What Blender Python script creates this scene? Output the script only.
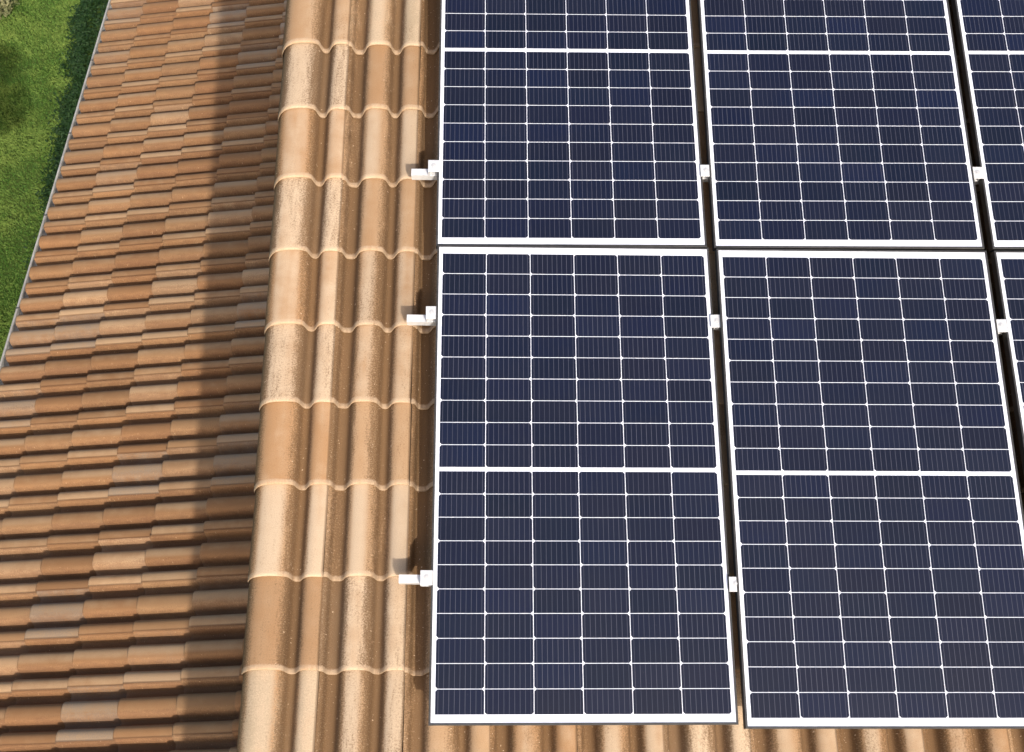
import bpy, bmesh, math, random
from mathutils import Vector, Matrix, noise

for o in list(bpy.data.objects):
    bpy.data.objects.remove(o)
scene = bpy.context.scene
COL = scene.collection
R = math.radians

# ------------------------------------------------------------------ camera
GZ = 5.6                                   # panel corner stands 5.6 m above the lawn
cam_d = bpy.data.cameras.new('camera')
cam = bpy.data.objects.new('camera', cam_d)
COL.objects.link(cam)
cam_d.sensor_width = 36.0
cam_d.lens = 1113.697 / 1024 * 36.0
cam_d.clip_start = 0.05
cam_d.clip_end = 400
r0 = Vector((0.999842319, -0.005996058, 0.016714798))
r1 = Vector((0.004759406, -0.816346343, -0.577543069))
r2 = Vector((0.017108046, 0.577531554, -0.816189083))
cam_loc = Vector((0.210724985, -2.891175124, 3.230495058 + GZ))
cam.matrix_world = Matrix(((r0.x, -r1.x, -r2.x, cam_loc.x),
                           (r0.y, -r1.y, -r2.y, cam_loc.y),
                           (r0.z, -r1.z, -r2.z, cam_loc.z),
                           (0, 0, 0, 1)))
scene.camera = cam

# ------------------------------------------------------------------ sky and sun
SUN = Vector((0.506, -1.5, 1.0)).normalized()
sun_el = math.asin(SUN.z)
world = bpy.data.worlds.new('World')
scene.world = world
world.use_nodes = True
wn = world.node_tree
wn.nodes.clear()
sky = wn.nodes.new('ShaderNodeTexSky')
sky.sky_type = 'NISHITA'
sky.sun_disc = False
sky.sun_elevation = sun_el
sky.sun_rotation = math.atan2(SUN.x, SUN.y)
bg = wn.nodes.new('ShaderNodeBackground')
sky.air_density = 1.0
sky.dust_density = 4.0
sky.ozone_density = 0.6
bg.inputs['Strength'].default_value = 0.15
wo = wn.nodes.new('ShaderNodeOutputWorld')
wn.links.new(sky.outputs[0], bg.inputs[0])
wn.links.new(bg.outputs[0], wo.inputs[0])
sl = bpy.data.lights.new('sun', 'SUN')
sl.energy = 2.9
sl.angle = R(0.8)
sl.color = (1.0, 0.94, 0.85)
so = bpy.data.objects.new('sun', sl)
COL.objects.link(so)
so.rotation_euler = SUN.to_track_quat('Z', 'Y').to_euler()
so.location = (5, -12, 20)
vs = scene.view_settings
vs.view_transform = 'Standard'
vs.look = 'None'
vs.gamma = 1.0
vs.use_curve_mapping = False
vs.exposure = 0.55

# ------------------------------------------------------------------ helpers
def link(o, parent=None):
    COL.objects.link(o)
    if parent is not None:
        o.parent = parent
    return o

def tag(o, label=None, cat=None, group=None, kind=None):
    if label: o['label'] = label
    if cat: o['category'] = cat
    if group: o['group'] = group
    if kind: o['kind'] = kind
    return o

def empty(name, mat=None, loc=None):
    o = bpy.data.objects.new(name, None)
    o.empty_display_size = 0.1
    COL.objects.link(o)
    if mat is not None:
        o.matrix_world = mat
    if loc is not None:
        o.location = loc
    return o

class MB:
    """collects boxes, prisms and tubes for one mesh"""
    def __init__(self):
        self.v = []; self.f = []; self.m = []; self.uv = None
    def add(self, vs_, fs_, m=0):
        b = len(self.v)
        self.v += [tuple(x) for x in vs_]
        for q in fs_:
            self.f.append(tuple(b + i for i in q)); self.m.append(m)
    def box(self, x0, x1, y0, y1, z0, z1, m=0):
        self.add([(x0,y0,z0),(x1,y0,z0),(x1,y1,z0),(x0,y1,z0),(x0,y0,z1),(x1,y0,z1),(x1,y1,z1),(x0,y1,z1)],
                 [(3,2,1,0),(4,5,6,7),(0,1,5,4),(1,2,6,5),(2,3,7,6),(3,0,4,7)], m)
    def prism(self, pts, axis_a, axis_b, axis_l, org, l0, l1, m=0, cap=True):
        """closed outline pts (a,b) swept along axis_l"""
        n = len(pts)
        vv = [org + axis_a*p[0] + axis_b*p[1] + axis_l*l0 for p in pts] + \
             [org + axis_a*p[0] + axis_b*p[1] + axis_l*l1 for p in pts]
        ff = [(i, (i+1) % n, n + (i+1) % n, n + i) for i in range(n)]
        if cap:
            ff.append(tuple(range(n-1, -1, -1))); ff.append(tuple(range(n, 2*n)))
        self.add(vv, ff, m)
    def tube(self, p0, p1, ra, rb, n=8, m=0):
        p0 = Vector(p0); p1 = Vector(p1); d = (p1-p0).normalized()
        u = d.orthogonal().normalized(); w = d.cross(u)
        vv = []
        for p, r in ((p0, ra), (p1, rb)):
            for i in range(n):
                a = 2*math.pi*i/n
                vv.append(p + (u*math.cos(a) + w*math.sin(a))*r)
        ff = [(i, (i+1) % n, n+(i+1) % n, n+i) for i in range(n)]
        ff.append(tuple(range(n-1, -1, -1))); ff.append(tuple(range(n, 2*n)))
        self.add(vv, ff, m)
    def build(self, name, mats, parent=None, smooth=False, bevel=0, fix=True):
        me = bpy.data.meshes.new(name)
        me.from_pydata(self.v, [], self.f)
        if not isinstance(mats, (list, tuple)): mats = [mats]
        for mt in mats: me.materials.append(mt)
        me.polygons.foreach_set('material_index', self.m)
        if fix:
            bm = bmesh.new(); bm.from_mesh(me)
            bmesh.ops.recalc_face_normals(bm, faces=bm.faces)
            bm.to_mesh(me); bm.free()
        if smooth:
            me.polygons.foreach_set('use_smooth', [True]*len(me.polygons))
        o = bpy.data.objects.new(name, me)
        link(o, parent)
        if bevel:
            b = o.modifiers.new('bevel', 'BEVEL'); b.width = bevel; b.segments = 2; b.limit_method = 'ANGLE'
        return o

class NT:
    """small node-tree writer"""
    def __init__(self, name):
        self.m = bpy.data.materials.new(name); self.m.use_nodes = True
        self.t = self.m.node_tree; self.t.nodes.clear()
        self.out = self.t.nodes.new('ShaderNodeOutputMaterial')
        self.b = self.t.nodes.new('ShaderNodeBsdfPrincipled')
        self.t.links.new(self.b.outputs[0], self.out.inputs[0])
    def n(self, typ, **kw):
        x = self.t.nodes.new(typ)
        for k, v in kw.items(): setattr(x, k, v)
        return x
    def l(self, a, b): self.t.links.new(a, b)
    def put(self, sock, v):
        if hasattr(v, 'is_output'): self.l(v, sock)
        else: sock.default_value = v
    def math(self, op, a, b=None, c=None, clamp=False):
        x = self.n('ShaderNodeMath', operation=op); x.use_clamp = clamp
        self.put(x.inputs[0], a)
        if b is not None: self.put(x.inputs[1], b)
        if c is not None: self.put(x.inputs[2], c)
        return x.outputs[0]
    def ramp(self, v, a, b, lo=0.0, hi=1.0):
        x = self.n('ShaderNodeMapRange'); x.interpolation_type = 'SMOOTHSTEP'
        self.put(x.inputs[0], v); self.put(x.inputs[1], a); self.put(x.inputs[2], b)
        self.put(x.inputs[3], lo); self.put(x.inputs[4], hi)
        return x.outputs[0]
    def mix(self, f, a, b, mode='MIX'):
        x = self.n('ShaderNodeMix', data_type='RGBA', blend_type=mode)
        self.put(x.inputs[0], f)
        self.put(x.inputs[6], a if hasattr(a, 'is_output') else (*a, 1))
        self.put(x.inputs[7], b if hasattr(b, 'is_output') else (*b, 1))
        return x.outputs[2]
    def noise(self, vec, scale, detail=3, rough=0.55):
        x = self.n('ShaderNodeTexNoise'); x.inputs['Scale'].default_value = scale
        x.inputs['Detail'].default_value = detail; x.inputs['Roughness'].default_value = rough
        if vec is not None: self.l(vec, x.inputs['Vector'])
        return x.outputs[0]
    def attr(self, name):
        x = self.n('ShaderNodeAttribute', attribute_name=name); return x
    def base(self, c): self.put(self.b.inputs['Base Color'], c if hasattr(c, 'is_output') else (*c, 1))
    def set(self, **kw):
        for k, v in kw.items(): self.put(self.b.inputs[k.replace('_', ' ')], v)
    def bump(self, h, strength, dist):
        x = self.n('ShaderNodeBump'); x.inputs['Strength'].default_value = strength
        x.inputs['Distance'].default_value = dist
        self.l(h, x.inputs['Height']); self.l(x.outputs[0], self.b.inputs['Normal'])

def simple(name, col, rough=0.6, metal=0.0, var=0.12, scale=30, bump=0.0):
    n = NT(name)
    tc = n.n('ShaderNodeTexCoord').outputs['Object']
    f = n.noise(tc, scale, 4)
    dark = tuple(c*(1-var) for c in col); lite = tuple(min(1, c*(1+var)) for c in col)
    n.base(n.mix(n.ramp(f, 0.3, 0.7), dark, lite))
    n.set(Roughness=rough, Metallic=metal)
    if bump: n.bump(f, 0.5, bump)
    return n.m

# ------------------------------------------------------------------ tile materials
def tile_material(name, pale, tan, warm, dirt, old, dirt_amt, old_amt, pale_amt, nose_amt, dirt_off, gran):
    n = NT(name)
    uvn = n.n('ShaderNodeUVMap', uv_map='tile_uv').outputs[0]
    rnd = n.attr('tile_random')
    sep = n.n('ShaderNodeSeparateColor'); n.l(rnd.outputs['Color'], sep.inputs[0])
    rr, rg, rb = sep.outputs[0], sep.outputs[1], sep.outputs[2]
    prof = n.attr('tile_profile')
    sp = n.n('ShaderNodeSeparateColor'); n.l(prof.outputs['Color'], sp.inputs[0])
    hgt, tt, vv = sp.outputs[0], sp.outputs[1], sp.outputs[2]
    # noise in metres; streaks run down the tile
    st = n.n('ShaderNodeMapping'); n.l(uvn, st.inputs[0]); st.inputs['Scale'].default_value = (1.0, 0.16, 1.0)
    streak = n.noise(st.outputs[0], 60, 5, 0.65)
    blot = n.noise(uvn, 11, 5, 0.6)
    grain = n.noise(uvn, 330, 3, 0.75)
    grit = n.noise(uvn, 150, 4, 0.8)
    s2 = n.n('ShaderNodeMapping'); n.l(uvn, s2.inputs[0]); s2.inputs['Scale'].default_value = (1.0, 0.10, 1.0)
    band = n.noise(s2.outputs[0], 13, 3, 0.5)
    blot = n.math('ADD', n.math('MULTIPLY', blot, .45), n.math('MULTIPLY', band, .55))
    c = n.mix(n.ramp(n.math('ADD', blot, n.math('MULTIPLY', n.math('SUBTRACT', rr, 0.5), 0.5)), 0.28, 0.74), warm, tan)
    c = n.mix(n.math('MULTIPLY', n.ramp(hgt, 0.55, 1.0), n.ramp(n.math('ADD', blot, n.math('MULTIPLY', n.math('SUBTRACT', rg, 0.5), 0.55)), 0.30, 0.80)), c, pale)
    # washed-out single tiles and weathered grey ones
    c = n.mix(n.math('MULTIPLY', n.ramp(rb, 1.0-pale_amt, 1.0-pale_amt*0.5), n.ramp(blot, 0.3, 0.62, 0.35, 1.0)), c, tuple(min(.8, x*1.12) for x in pale))
    c = n.mix(n.math('MULTIPLY', n.ramp(rg, 1.0-old_amt, 1.0-old_amt*0.4), n.ramp(n.math('ADD', n.math('MULTIPLY', grit, .5), n.math('MULTIPLY', blot, .5)), 0.40, 0.58, 0, .9)), c, old)
    # dirt gathered in the troughs, grainy towards its edge
    low = n.math('SUBTRACT', 1.0, hgt)
    d = n.math('ADD', n.math('MULTIPLY', low, 0.95), n.math('MULTIPLY', n.math('SUBTRACT', streak, 0.5), 0.9))
    d = n.math('ADD', d, n.math('MULTIPLY', n.math('SUBTRACT', grit, 0.5), 1.9))
    d = n.math('ADD', d, n.math('MULTIPLY', n.math('SUBTRACT', rb, 0.5), 0.35))
    d = n.math('ADD', d, n.math('MULTIPLY', n.math('SUBTRACT', band, 0.42), 0.9))
    d = n.math('MULTIPLY', n.ramp(d, 0.30-dirt_off, 0.95-dirt_off), dirt_amt)
    c = n.mix(d, c, dirt)
    # coarse dark and ochre granules where dirt thins out
    sk = n.noise(uvn, 240, 2, 0.6)
    edge = n.math('MULTIPLY', n.ramp(low, 0.12, 0.38), n.ramp(low, 1.0, 0.72))
    c = n.mix(n.math('MULTIPLY', n.math('MULTIPLY', n.ramp(sk, 0.56, 0.66), edge), n.ramp(band, .3, .65, .2*gran, .75*gran)), c, tuple(x*.75 for x in dirt))
    c = n.mix(n.math('MULTIPLY', n.math('MULTIPLY', n.ramp(sk, 0.42, 0.34), edge), .35*gran), c, pale)
    vtone = n.n('ShaderNodeCombineColor')
    tone = n.math('ADD', .90, n.math('MULTIPLY', n.math('FRACT', n.math('MULTIPLY', rr, 7.3)), .2))
    for k_ in range(3): n.l(tone, vtone.inputs[k_])
    c = n.mix(1.0, c, vtone.outputs[0], 'MULTIPLY')
    # thin black line of dirt along the side lap
    lap = n.math('MULTIPLY', n.ramp(tt, 0.972, 0.992), 0.55)
    c = n.mix(lap, c, tuple(x*.55 for x in dirt))
    # pale lichen grains
    gr = n.noise(uvn, 105, 2, 0.5)
    lich = n.math('MULTIPLY', n.ramp(gr, 0.69, 0.73), n.ramp(low, 0.15, 0.5))
    c = n.mix(lich, c, tuple(min(.7, x*1.15) for x in pale))
    # worn, clean nose of the tile
    nose = n.math('MULTIPLY', n.ramp(n.math('ADD', vv, n.math('MULTIPLY', n.math('SUBTRACT', grit, .5), .012)), 0.021, 0.012), n.ramp(streak, 0.25, 0.6, 0.35*nose_amt, nose_amt))
    c = n.mix(nose, c, tuple(min(.75, x*1.08) for x in pale))
    c = n.mix(1.0, c, n.mix(n.ramp(grain, 0.25, 0.75), (0.80, 0.80, 0.80), (1.12, 1.12, 1.12)), 'MULTIPLY')
    n.base(c)
    n.set(Roughness=0.82)
    n.b.inputs['Specular IOR Level'].default_value = 0.28
    n.bump(n.math('ADD', grain, n.math('MULTIPLY', grit, 1.2)), 0.35, 0.0016)
    return n.m

M_up = tile_material('sunbleached_tile', (0.470, 0.352, 0.240), (0.375, 0.240, 0.135), (0.335, 0.190, 0.092),
                     (0.135, 0.074, 0.032), (0.34, 0.26, 0.17), 0.90, 0.02, 0.16, 0.55, 0.16, 1.0)
M_low = tile_material('terracotta_tile', (0.375, 0.240, 0.132), (0.280, 0.157, 0.074), (0.250, 0.127, 0.055),
                      (0.120, 0.052, 0.027), (0.27, 0.20, 0.14), 0.55, 0.16, 0.20, 0.05, -0.06, 0.15)

# ------------------------------------------------------------------ tile geometry
TW = 0.3025
PROFILE = [(0.0,.0365),(.015,.0362),(.030,.0350),(.042,.0325),(.052,.0280),(.062,.0200),(.072,.0110),(.086,.004),(.11,.0008),(.17,.0),(.195,.003),
           (.217,.0105),(.237,.0205),(.258,.0300),(.285,.0375),(.325,.0425),(.375,.0445),(.42,.045),(.47,.0445),(.515,.0430),(.55,.0405),(.575,.0365),
           (.592,.0300),(.606,.0200),(.620,.0105),(.636,.0035),(.66,.0002),(.69,.0012),(.713,.0065),(.735,.0160),(.757,.0260),(.785,.0345),(.82,.0395),(.86,.0422),(.91,.0422),(.96,.0408),(1.0,.0388)]
VERGE = [(.015,-.085),(.02,-.06),(.028,-.03),(.042,-.012),(.062,.003),(.088,.0145),(.12,.0240),(.16,.0320),(.21,.0385),(.27,.0425),(.34,.0445),(.42,.045)] + PROFILE[18:]

CLEAN = [(0,.42),(.06,.30),(.11,.14),(.17,.04),(.22,.16),(.27,.5),(.31,.85),(.37,1),(.44,.97),(.50,.72),(.55,.42),(.60,.22),(.67,.06),(.73,.22),(.775,.7),(.82,1),(.96,.97),(1.0,.8)]
def clean(t, verge):
    if verge and t < .42: return .18 if t < .07 else .18 + .82*min(1, (t-.07)/.13)
    for (a, x), (b, y) in zip(CLEAN, CLEAN[1:]):
        if a <= t <= b: return x + (y-x)*(t-a)/(b-a)
    return .8
RIB = 1.30              # height of the ribs against the outline above

def tile_rows(course):
    # (distance up the slope from the nose, drop) : back of nose, nose, top
    return [(.012,-.017),(.0015,-.0145),(-.0015,-.009),(-.0005,-.0035),(.004,-.0005),(.012,0.0),(.05,0.0),(.16,0.0),(course*.8,0.0),(course+.05,0.0)]

class TileMesh:
    def __init__(self): self.v=[]; self.f=[]; self.uv=[]; self.rnd=[]; self.prf=[]
    def tile(self, fr, a0, b0, course, rng, profile=PROFILE, lift=0.019, drift=0.0, scallop=.012, rib=RIB):
        verge = profile is VERGE
        profile = [(t + (drift*(1-t/.45) if t < .45 else 0), h*(rib if h > 0 else 1.0), clean(t, verge)) for t, h in profile]
        A, B, N, O = fr
        da = rng.gauss(0,.0010); db = rng.gauss(0,.0022); dz = rng.gauss(0,.0011); yaw = rng.gauss(0,.0045); roll = rng.gauss(0,.004)
        rc = (rng.random(), rng.random(), rng.random(), 1)
        uo, vo = rng.uniform(0,40), rng.uniform(0,40)
        rows = tile_rows(course)
        prof = list(profile)
        edge = [(1.0, prof[-1][1]-.013, .3)]
        base = len(self.v); n = len(prof)+1
        for (v, dr) in rows:
            for i,(t,h,cn) in enumerate(prof+edge):
                hh = max(0.0, h)
                vy = v + (scallop*hh/.0576 if v < .2 else 0)
                a = a0 + t*TW + da + yaw*(v-.16)
                b = b0 + vy + db - yaw*(t-.5)*TW
                z = h + dr + lift*(1 - v/course) + dz + roll*(t-.5)*TW
                self.v.append(tuple(O + A*a + B*b + N*z))
                self.uv.append((uo + t*TW, vo + v))
                self.rnd.append(rc)
                self.prf.append((cn, t if i < len(prof) else 1.0, max(0.0, v), 1))
        for r in range(len(rows)-1):
            for i in range(n-1):
                p = base + r*n + i
                self.f.append((p, p+1, p+n+1, p+n))
    def build(self, name, mat, parent):
        me = bpy.data.meshes.new(name); me.from_pydata(self.v, [], self.f)
        me.materials.append(mat)
        uvl = me.uv_layers.new(name='tile_uv')
        idx = [0]*len(me.loops); me.loops.foreach_get('vertex_index', idx)
        flat = []
        for i in idx: flat += self.uv[i]
        uvl.data.foreach_set('uv', flat)
        for nm, dat in (('tile_random', self.rnd), ('tile_profile', self.prf)):
            at = me.attributes.new(nm, 'FLOAT_COLOR', 'POINT')
            at.data.foreach_set('color', [x for c in dat for x in c])
        me.polygons.foreach_set('use_smooth', [True]*len(me.polygons))
        try: me.set_sharp_from_angle(angle=R(50))
        except Exception: pass
        o = bpy.data.objects.new(name, me); link(o, parent)
        return o

# ------------------------------------------------------------------ the ground
def lawn_material():
    n = NT('lawn_turf')
    tc = n.n('ShaderNodeTexCoord').outputs['Object']
    a = n.noise(tc, 1.3, 4); b = n.noise(tc, 14, 4, .7); g = n.noise(tc, 90, 3, .8)
    c = n.mix(n.ramp(a, .35, .65), (.055, .115, .018), (.11, .16, .036))
    c = n.mix(n.ramp(b, .4, .75), c, (.075, .115, .024))
    c = n.mix(n.ramp(g, .45, .8), c, (.055, .05, .02))
    n.base(c); n.set(Roughness=.9); n.b.inputs['Specular IOR Level'].default_value = .1
    n.bump(n.math('ADD', b, g), .8, .03)
    return n.m
me = bpy.data.meshes.new('lawn')
me.from_pydata([(-150,-150,0),(150,-150,0),(150,150,0),(-150,150,0)], [], [(0,1,2,3)])
me.materials.append(lawn_material())
lawn = link(bpy.data.objects.new('lawn', me)); tag(lawn, kind='structure')

# ------------------------------------------------------------------ main house
TH = R(17)
PLANE = Matrix.Translation((0,0,GZ)) @ Matrix.Rotation(TH, 4, 'X')       # panel plane: x right, y up the slope
UA, UB, UN = Vector((1,0,0)), Vector((0,math.cos(TH),math.sin(TH))), Vector((0,-math.sin(TH),math.cos(TH)))
BASE = -0.192
UO = Vector((0,0,GZ)) + UN*BASE
M_plaster = simple('cream_plaster', (.62,.55,.44), .9, 0, .06, 6, .002)
M_wood = simple('dark_timber', (.09,.055,.03), .8, 0, .3, 20, .001)

house = empty('house', loc=(1.5, 0, 0))
tag(house, 'main house block with sun bleached tan roof tiles under the solar panels', 'house')
bpy.context.view_layer.update()
def keep(o, p):
    o.parent = p; o.matrix_parent_inverse = p.matrix_world.inverted(); return o
CU = 0.319
LIP0 = -1.581          # nose line of one course on the crest, in plane y
LIPS = [-1.575,-1.246,-.908,-.587,-.272,.042,.364,.690,1.000]
def lip(k): return LIPS[k] if 0 <= k <= 8 else (LIPS[0] + .325*k if k < 0 else LIPS[8] + .317*(k-8))
rng = random.Random(4)
roof = TileMesh()
k0, k1 = -7, 12
JX = lambda k: -.3985 - .0013*(k-6.5)      # side lap of the verge tile
for k in range(k0, k1):
    b0 = lip(k) - .009
    for j in range(0, 13):
        roof.tile((UA,UB,UN,UO), JX(k-k0) + j*TW, b0, CU, rng)
roof_o = keep(roof.build('roof', M_up, None), house)
for k in range(k0, k1):
    vt = TileMesh()
    vt.tile((UA,UB,UN,UO), JX(k-k0) - TW, lip(k) - .009, CU, rng, VERGE, drift=.035-.0045*(k-k0-6.5))
    keep(vt.build('verge_tile', M_up, None), roof_o)
# boarding under the tiles and the walls that carry them
yA, yB = LIP0 + k0*CU + .1, LIP0 + k1*CU
mb = MB()
mb.prism([(-.60,-.045),(3.45,-.045),(3.45,-.012),(-.60,-.012)], UA, UN, UB, UO, yA, yB)
keep(mb.build('roof_boarding', M_wood), house)
def plane_z(y): return GZ + math.tan(TH)*y + BASE/math.cos(TH) - .05
mb = MB()
y0, y1 = -3.35, 2.1
pts = [(y0,0),(y1,0),(y1,plane_z(y1)),(y0,plane_z(y0))]
mb.prism(pts, Vector((0,1,0)), Vector((0,0,1)), Vector((1,0,0)), Vector((0,0,0)), -.38, 3.3)
keep(mb.build('wall', M_plaster), house)

# ------------------------------------------------------------------ lower wing
PH = R(12); YAW = R(0.93)
RZ = Matrix.Rotation(YAW, 3, 'Z')
LA = RZ @ Vector((0,-1,0)); LB = Matrix.Rotation(R(-.6), 3, 'Z') @ Vector((math.cos(PH),0,math.sin(PH))); LN = LA.cross(LB).normalized()
LO = Vector((-1.5,0,-2.72+GZ)) - LN*.079
CL = 0.338
L0 = -.672 - 3*CL
wing = empty('house_wing', loc=(-2.0, 2.5, 0))
tag(wing, 'low wing with terracotta tiled roof beside the lawn, partly shaded by the taller roof', 'house')
bpy.context.view_layer.update()
rng = random.Random(11)
low = TileMesh()
for k in range(0, 8):
    for j in range(-34, 12):
        low.tile((LA,LB,LN,LO), -.193 + .012 + j*.302, L0 + .001 + k*CL, CL, rng, lift=.024, scallop=.002, rib=1.75)
keep(low.build('roof', M_low, None), wing)
mb = MB()
mb.prism([(L0+.03,-.05),(1.1,-.05),(1.1,-.012),(L0+.03,-.012)], LB, LN, LA, LO, -10.3, 3.6)
keep(mb.build('roof_boarding', M_wood), wing)
mb = MB()
zt = lambda x: LO.z + (x+1.5)*math.tan(PH) - .06
xw = -2.75
pts = [(xw,0),(-.385,0),(-.385,zt(-.385)),(xw,zt(xw))]
mb.prism(pts, Vector((1,0,0)), Vector((0,0,1)), RZ @ Vector((0,1,0)), Vector((0,0,0)), -3.4, 10.0)
keep(mb.build('wall', M_plaster), wing)
# gutter: half-round zinc trough with a rolled outer bead, hung under the eave noses
M_zinc = simple('grey_zinc', (.42,.40,.37), .6, .1, .18, 9)
GD = RZ @ Vector((0,1,0)); GX = RZ @ Vector((1,0,0)); GU = Vector((0,0,1))
eave = LO + LB*(L0)
gc = Vector((eave.x - .016, eave.y, eave.z - .012))
rad = .062
outl = [( -rad*math.cos(a)*1.0, -rad*math.sin(a)) for a in [math.pi*i/12 for i in range(13)]]
inn = [(x*.955, y*.955) for x, y in outl][::-1]
mb = MB()
mb.prism(outl + inn, GX, GU, GD, gc, -3.6, 10.3)
mb.tube(gc - GX*(rad+.003) - GD*3.6 + GU*.004, gc - GX*(rad+.003) + GD*10.3 + GU*.004, .0085, .0085, 8)
gut = keep(mb.build('gutter', M_zinc, smooth=False), wing)
M_brk = simple('dark_galvanised_strap', (.10,.095,.09), .5, .5, .2, 30)
for i in range(-3, 12):
    c = gc + GD*(.35 + i*.92)
    mb = MB()
    for q in range(12):
        a0, a1 = math.pi*q/12, math.pi*(q+1)/12
        s = rad + .003
        A0 = c - GX*s*math.cos(a0) - GU*s*math.sin(a0); A1 = c - GX*s*math.cos(a1) - GU*s*math.sin(a1)
        mb.tube(A0, A1, .006, .006, 5)
    mb.tube(c - GX*(rad+.012) + GU*.010, c - GX*(rad-.025) + GU*.014, .006, .005, 6)
    mb.tube(c - GX*(rad-.025) + GU*.014, c + GX*.02 - GU*.004, .005, .005, 6)
    keep(mb.build('gutter_bracket', M_brk, smooth=True), gut)

# ------------------------------------------------------------------ solar panels
W, L = 1.038, 1.755
GAPX, GAPY = 0.04474, 0.01751
M_side = simple('dark_anodised_frame', (.045,.043,.042), .5, .2, .2, 40)

def sheet_material():
    n = NT('white_backsheet_under_glass')
    tc = n.n('ShaderNodeTexCoord').outputs['Object']
    n.base(n.mix(n.ramp(n.noise(tc, 25, 3), .3, .7), (.66,.68,.77), (.70,.72,.80)))
    n.set(Roughness=.5); n.b.inputs['Coat Weight'].default_value = .6; n.b.inputs['Coat Roughness'].default_value = .08
    return n.m
def cell_material():
    n = NT('dark_blue_silicon_cell')
    uv = n.n('ShaderNodeUVMap', uv_map='cell_uv').outputs[0]
    sx = n.n('ShaderNodeSeparateXYZ'); n.l(uv, sx.inputs[0])
    rnd = n.attr('cell_random'); sp = n.n('ShaderNodeSeparateColor'); n.l(rnd.outputs['Color'], sp.inputs[0])
    tc = n.n('ShaderNodeTexCoord').outputs['Object']
    c = n.mix(sp.outputs[0], (.0042,.0074,.0205), (.0060,.0070,.0190))
    c = n.mix(n.math('MULTIPLY', sp.outputs[1], .6), c, (.0040,.0072,.029))
    c = n.mix(n.ramp(n.noise(tc, 4, 4), .35, .7, 0, .5), c, (.0085,.010,.021))
    vt_ = n.n('ShaderNodeCombineColor')
    tn_ = n.math('ADD', .80, n.math('MULTIPLY', n.math('FRACT', n.math('MULTIPLY', sp.outputs[0], 5.7)), .32))
    for k_ in range(3): n.l(tn_, vt_.inputs[k_])
    c = n.mix(1.0, c, vt_.outputs[0], 'MULTIPLY')
    # nine busbar ribbons
    ph = n.math('FRACT', n.math('MULTIPLY', sx.outputs[0], 9.0))
    dd = n.math('ABSOLUTE', n.math('SUBTRACT', ph, .5))
    bar = n.math('MULTIPLY', n.ramp(dd, .052, .030), n.ramp(sp.outputs[2], 0, 1, .62, 1.0))
    c = n.mix(bar, c, (.070,.073,.100))
    # faint dust
    dust = n.math('MULTIPLY', n.ramp(n.noise(tc, 60, 4, .8), .62, .82), .05)
    c = n.mix(dust, c, (.4,.36,.3))
    n.base(c); n.set(Roughness=.34)
    n.b.inputs['Specular IOR Level'].default_value = .28
    n.b.inputs['Coat Weight'].default_value = .45; n.b.inputs['Coat Roughness'].default_value = .06
    n.b.inputs['Coat IOR'].default_value = 1.33
    return n.m
M_sheet, M_cell = sheet_material(), cell_material()
M_ink = simple('pale_grey_print', (.45,.45,.46), .7, 0, .05, 10)

def panel_meshes():
    # local: x 0..W, y 0..-L (down the slope), z 0 top
    fw, fh = .0075, .035
    fr = MB()
    def bar(p, q, ins):           # mitred bar along the outer edge p-q, inset direction ins
        p = Vector((*p,0)); q = Vector((*q,0)); d = (q-p).normalized(); i = Vector((*ins,0))
        c = .0012
        o0,o1 = p,q; i0,i1 = p+d*fw+i*fw, q-d*fw+i*fw
        t0, t1 = p+d*c+i*c, q-d*c+i*c
        z = Vector((0,0,1))
        t0, t1, i0, i1 = t0-i*fw, t1-i*fw, p, q; o0, o1 = p-i*fw-d*fw, q-i*fw+d*fw; t0 = o0+d*c+i*c; t1 = o1-d*c+i*c
        fr.add([t0,t1,i1,i0],[(0,1,2,3)],0)
        fr.add([o0-z*c,o1-z*c,t1,t0],[(0,1,2,3)],0)
        fr.add([o0-z*fh,o1-z*fh,o1-z*c,o0-z*c],[(0,1,2,3)],0)
        fr.add([i0,i1,i1-z*fh,i0-z*fh],[(0,1,2,3)],0)
        fr.add([o0-z*fh,i0-z*fh,i1-z*fh,o1-z*fh],[(0,1,2,3)],0)
    bar((0,-L),(W,-L),(0,1)); bar((W,-L),(W,0),(-1,0)); bar((W,0),(0,0),(0,-1)); bar((0,0),(0,-L),(1,0))
    sh = MB(); sh.box(-.0005, W+.0005, -L-.0005, .0005, -.0075, -.0018)
    cx0, pitch = .0128, (W-.0256)/6
    ey, mid = .0265, .0135
    rp = (L - 2*ey - mid)/20
    cw, ch, cf = pitch-.0027, rp-.0025, .0115
    cells = []; uvs = []
    for r in range(20):
        for c in range(6):
            xc = cx0 + (c+.5)*pitch
            yc = -(ey + (r+.5)*rp + (mid if r >= 10 else 0))
            x0,x1,y0,y1 = xc-cw/2, xc+cw/2, yc-ch/2, yc+ch/2
            if (r + c) % 2:
                pts = [(x0,y0),(x1,y0),(x1,y1-cf*.6),(x1-cf*.6,y1),(x0+cf*.6,y1),(x0,y1-cf*.6)]
            else:
                pts = [(x0+cf*.6,y0),(x1-cf*.6,y0),(x1,y0+cf*.6),(x1,y1),(x0,y1),(x0,y0+cf*.6)]
            cells.append(pts); uvs.append([((p[0]-x0)/cw,(p[1]-y0)/ch) for p in pts])
    return fr, sh, cells, uvs
FR, SH, CELLS, UVS = panel_meshes()

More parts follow.
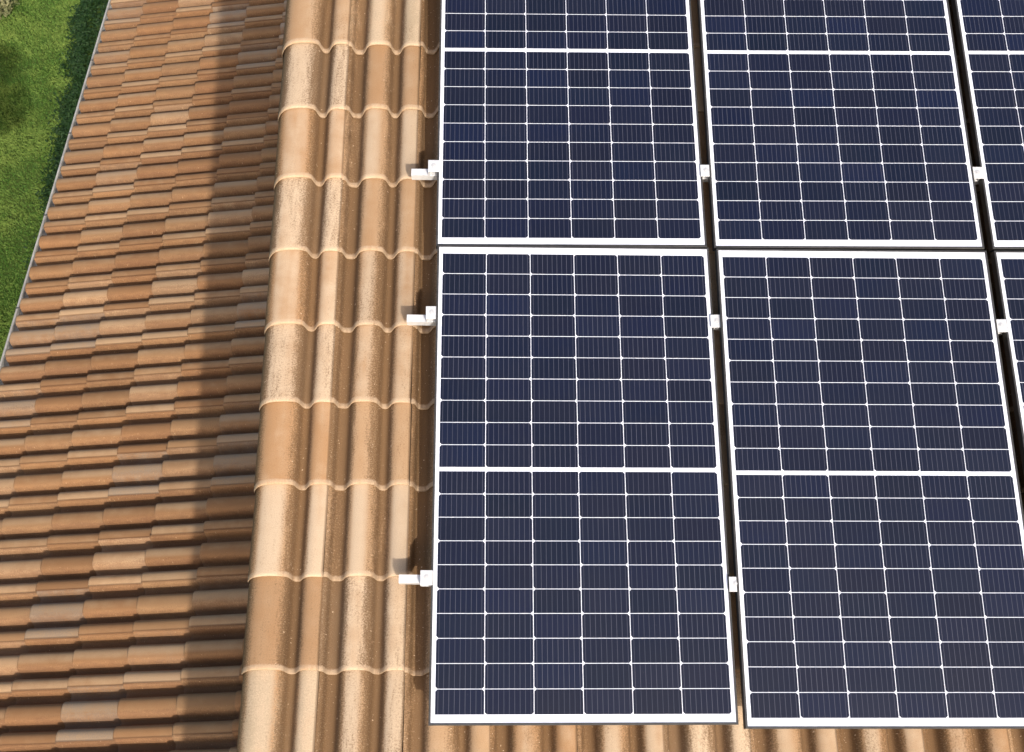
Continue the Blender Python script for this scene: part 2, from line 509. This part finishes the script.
def build_cells(parent, seed):
    rg = random.Random(seed)
    me = bpy.data.meshes.new('solar_cells')
    v = []; f = []
    for pts in CELLS:
        b = len(v); v += [(x,y,-.0011) for x,y in pts]; f.append(tuple(range(b, b+len(pts))))
    me.from_pydata(v, [], f)
    me.materials.append(M_cell)
    uvl = me.uv_layers.new(name='cell_uv')
    uvl.data.foreach_set('uv', [x for u in UVS for p in u for x in p])
    at = me.attributes.new('cell_random', 'FLOAT_COLOR', 'FACE')
    at.data.foreach_set('color', [x for _ in f for x in (rg.random(), rg.random()**2, rg.random(), 1)])
    return link(bpy.data.objects.new('solar_cells', me), parent)

def rotvec(v):
    a = Vector([R(x) for x in v]); t = a.length
    return Matrix.Rotation(t, 4, a.normalized()) if t > 1e-9 else Matrix.Identity(4)

PANELS = [
    # column, row, rotation vector (deg), offset, label
    (0, 1, (.07,.24,.29), (-.0089,.0027,-.0036), 'solar panel beside the bare pale tiles, cut off by the top of the photo'),
    (0, 0, (.35,.68,.14), (.0038,.0022,-.004), 'complete solar panel beside the bare pale tiles, all four white edges in view'),
    (1, 1, (0,-.48,0), (-.0084,-.0026,.0075), 'middle solar panel of the upper row, between two dark gaps'),
    (1, 0, (.57,.13,-.02), (-.0038,-.0104,.0072), 'middle solar panel of the lower row, right of the complete panel'),
    (2, 1, (.86,.18,.57), (-.004,.0121,.0019), 'narrow visible strip of a solar panel in the upper right corner'),
    (2, 0, (-.06,.01,.11), (.0056,-.002,.0001), 'sliver of a solar panel at the right edge of the photo, below the corner one'),
]
shared = None
for i, (c, r, rv, off, lab) in enumerate(PANELS):
    org = Vector((c*(W+GAPX), r*(L+GAPY), 0))
    mid = org + Vector((W/2, -L/2, 0))
    m = PLANE @ Matrix.Translation(mid + Vector(off)) @ rotvec(rv)
    e = empty('solar_panel', m)
    tag(e, lab, 'solar panel', 'solar panels on the tiled roof')
    sh_m = Matrix.Translation((-W/2, L/2, 0))
    fo = FR.build('frame', M_side, e, fix=False); fo.matrix_local = sh_m
    bo = SH.build('backsheet', M_sheet, e); bo.matrix_local = sh_m
    co = build_cells(e, 50+i); co.matrix_local = sh_m
    # row of tiny printed serial characters in the lower right margin
    mb = MB(); rg = random.Random(9+i); x = W-.115
    while x < W-.03:
        w_ = rg.choice((.0012,.0020,.0026))
        mb.box(x, x+w_, -L+.0165, -L+.0205, -.0018, -.0013); x += w_ + rg.choice((.0012,.0022,.004))
    so_ = mb.build('serial_print', M_ink, e); so_.matrix_local = sh_m

# ------------------------------------------------------------------ rails and clamps
M_alu = simple('mill_aluminium', (.60,.60,.61), .5, .2, .05, 60)
M_bolt = simple('steel_bolt', (.50,.50,.51), .5, .2, .05, 80)
M_hook = simple('stainless_hook', (.42,.40,.37), .5, .4, .1, 60)
RAILS = [(.347, 0.0), (-.279, -.0115), (-1.2665, -.0125)]
def railY(r, x): return r[0] + r[1]*x
rail_labels = ['aluminium mounting rail whose stub pokes out left of the upper row of panels',
               'aluminium mounting rail with stub poking out just under the gap between the panel rows',
               'aluminium mounting rail poking out beside the lower half of the complete panel']
for r, lab in zip(RAILS, rail_labels):
    e = empty('mounting_rail', PLANE @ Matrix.Translation((0, r[0], -.0365)) @ Matrix.Rotation(math.atan(r[1]), 4, 'Z'))
    tag(e, lab, 'rail', 'mounting rails under the solar panels')
    x0, x1 = -.119, 3.25
    hw = .0145; hh = .038; s = .0045
    out = [(-hw,-hh),(-s,-hh),(-s,-hh+.003),(-hw+.003,-hh+.003),(-hw+.003,-.003),(hw-.003,-.003),(hw-.003,-hh+.003),(s,-hh+.003),(s,-hh),(hw,-hh),(hw,0),(-hw,0)]
    mb = MB(); mb.prism(out, Vector((0,1,0)), Vector((0,0,1)), Vector((1,0,0)), Vector((0,0,0)), x0, x1)
    mb.build('rail_profile', M_alu, e)
    for hx in (.04, 1.162, 2.372):
        mb = MB()
        mb.box(hx-.014, hx+.014, .0185, .0225, -.105, -.006)
        mb.box(hx-.014, hx+.014, -.014, .0225, -.112, -.106)
        mb.box(hx-.014, hx+.014, -.012, .018, -.044, -.0395)
        mb.tube((hx,.0225,-.025),(hx,.029,-.025),.007,.007,6)
        mb.build('roof_hook', M_hook, e)

def clamp(kind, x, y, rot, lab, grp, w, l, z1):
    e = empty(kind, PLANE @ Matrix.Translation((x, y, -.0365)) @ Matrix.Rotation(rot, 4, 'Z'))
    tag(e, lab, 'clamp', grp)
    mb = MB()
    if kind == 'mid_clamp':
        # hat-shaped plate that drops between the frames
        mb.box(-w/2, w/2, -l/2, l/2, .0366, z1)
        mb.box(-w/2+.011, w/2-.011, -l/2+.006, l/2-.002, .0335, .0366)
        mb.box(-w/2+.011, -w/2+.013, -l/2+.006, l/2-.002, .002, .0335)
        mb.box(w/2-.013, w/2-.011, -l/2+.006, l/2-.002, .002, .0335)
        mb.box(-w/2+.013, w/2-.013, -l/2+.006, l/2-.002, .002, .005)
    else:
        mb.box(-w/2, w/2, -l/2, l/2, .034, z1)
        mb.box(-w/2, -w/2+.004, -l/2, l/2, .0005, .034)
        mb.box(-w/2+.004, w/2-.002, -l/2, l/2, .0005, .004)
        mb.box(w/2-.005, w/2-.002, -l/2, l/2, .012, .034)
    mb.build('clamp_body', M_alu, e, bevel=.0012)
    mb = MB()
    mb.tube((0,.002,z1), (0,.002,z1+.0012), .0105, .0105, 20)
    mb.tube((0,.002,z1+.0012), (0,.002,z1+.0030), .0060, .0056, 12)
    mb.tube((0,.002,.004), (0,.002,.033), .004, .004, 8)
    mb.build('bolt', M_bolt, e)
gx = [W + GAPX/2, 2*W + GAPX*1.5]
mids = [(0, 0, 'mid clamp between the two left columns of panels, upper row of panels'),
        (1, 0, 'mid clamp between the complete panel and its right neighbour, nearest the gap between rows'),
        (2, 0, 'mid clamp between the complete panel and its right neighbour, lowest of the five'),
        (0, 1, 'mid clamp in the right hand gap beside the upper middle panel'),
        (1, 1, 'mid clamp in the right hand gap beside the lower middle panel')]
for ri, gi, lab in mids:
    x = gx[gi] - (.002 if gi == 0 else -.002) + (.009 if ri == 2 else -.004*(ri == 0))
    y = railY(RAILS[ri], gx[gi]) + (-.004, -.006, -.008)[ri]
    clamp('mid_clamp', x, y, (.0, .02, -.01)[ri], lab, 'mid clamps in the gaps between panels', .046, .052, .0385)
ends = [(0, 'end clamp holding the panel edge at the top rail stub'),
        (1, 'end clamp at the rail stub just below the gap between panel rows'),
        (2, 'end clamp at the lowest rail stub beside the complete panel')]
for ri, lab in ends:
    dx = (-.028, -.0225, -.019)[ri]
    clamp('end_clamp', dx, RAILS[ri][0] + (.008, .010, .0)[ri], (.0, .015, -.01)[ri], lab, 'end clamps along the panel edge beside the bare tiles', .044, .052, .0375)

# ------------------------------------------------------------------ vegetation
def leaf_material(name, a, b, rough=.6):
    n = NT(name)
    rnd = n.attr('leaf_random'); sp = n.n('ShaderNodeSeparateColor'); n.l(rnd.outputs['Color'], sp.inputs[0])
    n.base(n.mix(sp.outputs[0], a, b)); n.set(Roughness=rough)
    n.b.inputs['Specular IOR Level'].default_value = .2
    return n.m
class Leaves:
    def __init__(self): self.v=[]; self.f=[]; self.c=[]
    def blade(self, p, d, h, w, bend, val):
        s = Vector((-d.y, d.x, 0)).normalized()*w*.5
        top = p + Vector((0,0,h*(1-bend*.5))) + d*h*bend
        midp = p + Vector((0,0,h*.55)) + d*h*bend*.3
        b = len(self.v)
        self.v += [tuple(p-s), tuple(p+s), tuple(midp+s*.8), tuple(top), tuple(midp-s*.8)]
        self.f.append((b,b+1,b+2,b+3,b+4)); self.c.append(val)
    def leaf(self, p, nrm, ln, w, rg, val):
        u = nrm.orthogonal().normalized(); u = Matrix.Rotation(rg.uniform(0,6.283), 3, nrm) @ u
        q = nrm.cross(u)
        b = len(self.v)
        self.v += [tuple(p-u*ln*.5), tuple(p+q*w*.5+nrm*w*.12), tuple(p+u*ln*.5), tuple(p-q*w*.5+nrm*w*.12)]
        self.f.append((b,b+1,b+2,b+3)); self.c.append(val)
    def build(self, name, mat, parent=None):
        me = bpy.data.meshes.new(name); me.from_pydata(self.v, [], self.f); me.materials.append(mat)
        at = me.attributes.new('leaf_random', 'FLOAT_COLOR', 'FACE')
        at.data.foreach_set('color', [x for c in self.c for x in (c, c, c, 1)])
        return link(bpy.data.objects.new(name, me), parent)

rg = random.Random(21)
g = Leaves()
for i in range(95000):
    y = rg.uniform(2.6, 10.6)
    xe = -4.15 - (y-3.0)*.115
    x = xe - rg.random()*1.75 + .02
    nz = noise.noise(Vector((x*1.6, y*1.6, 0)))*.5 + noise.noise(Vector((x*6, y*6, 3)))*.5
    if rg.random() < .18 - nz*.5: continue
    a = rg.uniform(0, 6.283)
    val = min(1, max(0, .5 + nz*.9 + rg.gauss(0,.2)))
    g.blade(Vector((x,y,0)), Vector((math.cos(a),math.sin(a),0)), rg.uniform(.02,.05)*(1+nz*.6), rg.uniform(.006,.012), rg.uniform(.3,.9), val)
tag(g.build('grass', leaf_material('grass_blades', (.060,.140,.022), (.19,.27,.060))), 'short green lawn grass beside the low wing', kind='stuff')

g = Leaves()  # dark leaves added in place of shade on the lawn beside the gutter
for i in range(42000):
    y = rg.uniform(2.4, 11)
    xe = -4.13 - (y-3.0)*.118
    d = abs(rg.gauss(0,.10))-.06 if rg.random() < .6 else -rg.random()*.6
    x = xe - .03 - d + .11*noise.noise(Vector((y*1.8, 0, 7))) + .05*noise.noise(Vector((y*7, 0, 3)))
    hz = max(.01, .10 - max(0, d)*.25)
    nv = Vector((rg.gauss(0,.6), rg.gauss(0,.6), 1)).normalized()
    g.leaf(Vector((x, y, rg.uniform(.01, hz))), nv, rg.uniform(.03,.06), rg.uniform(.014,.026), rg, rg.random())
tag(g.build('shade_strip', leaf_material('shade_strip_leaves', (.010,.030,.007), (.022,.052,.012))), 'dark leaves added as the shaded strip of lawn along the wing', kind='stuff')

def crown(parent, c, rx, ry, rz, nleaf, ln, mat, rg, clumps=26):
    cl = []
    for _ in range(clumps):
        d = Vector((rg.gauss(0,1), rg.gauss(0,1), rg.gauss(0,1))).normalized()*(rg.random()**.45)
        cl.append((Vector((d.x*rx, d.y*ry, d.z*rz))*.8 + c, rg.uniform(.22,.4)*min(rx, ry, rz), rg.gauss(0,.18)))
    L_ = Leaves()
    for _ in range(nleaf):
        q, s, vb = rg.choice(cl)
        d = Vector((rg.gauss(0,1), rg.gauss(0,1), rg.gauss(0,1))).normalized()
        p = q + d*s*(rg.random()**.35)
        nv = (d + Vector((rg.gauss(0,.6), rg.gauss(0,.6), rg.gauss(0,.6)+.4))).normalized()
        L_.leaf(p, nv, ln*rg.uniform(.7,1.3), ln*rg.uniform(.35,.55), rg, min(1, max(0, .5+vb+rg.gauss(0,.2))))
    return keep(L_.build('crown', mat), parent), cl
M_bark = simple('brown_bark', (.11,.075,.045), .9, 0, .35, 18, .006)
def woody(name, loc, lab, cat, c, rx, ry, rz, nleaf, ln, mat, trunk_r, seed):
    rg = random.Random(seed)
    e = empty(name, loc=loc); tag(e, lab, cat); bpy.context.view_layer.update()
    base = Vector(loc); cc = base + Vector(c)
    _, cl = crown(e, cc, rx, ry, rz, nleaf, ln, mat, rg)
    mb = MB(); fork = base + (cc-base)*.62
    mb.tube(base, fork, trunk_r, trunk_r*.7, 9)
    for q, s, vb in cl[:12]:
        mid = fork.lerp(q, .5) + Vector((rg.gauss(0,.03), rg.gauss(0,.03), .03))
        mb.tube(fork, mid, trunk_r*.42, trunk_r*.26, 6); mb.tube(mid, q, trunk_r*.26, trunk_r*.08, 6)
    keep(mb.build('trunk', M_bark, smooth=True), e)
woody('small_tree', (-4.60,2.90,0), 'small leafy tree on the lawn beyond the left edge of the photo', 'tree', (0,0,3.0), .95, .8, .75, 5200, .075,
      leaf_material('tree_leaves', (.030,.060,.014), (.075,.110,.025)), .06, 5)
woody('shrub', (-5.92,8.68,0), 'pale leaved shrub at the corner of the lawn', 'shrub', (0,0,.28), .36, .40, .24, 1500, .05,
      leaf_material('pale_shrub_leaves', (.10,.12,.045), (.23,.22,.11)), .02, 8)
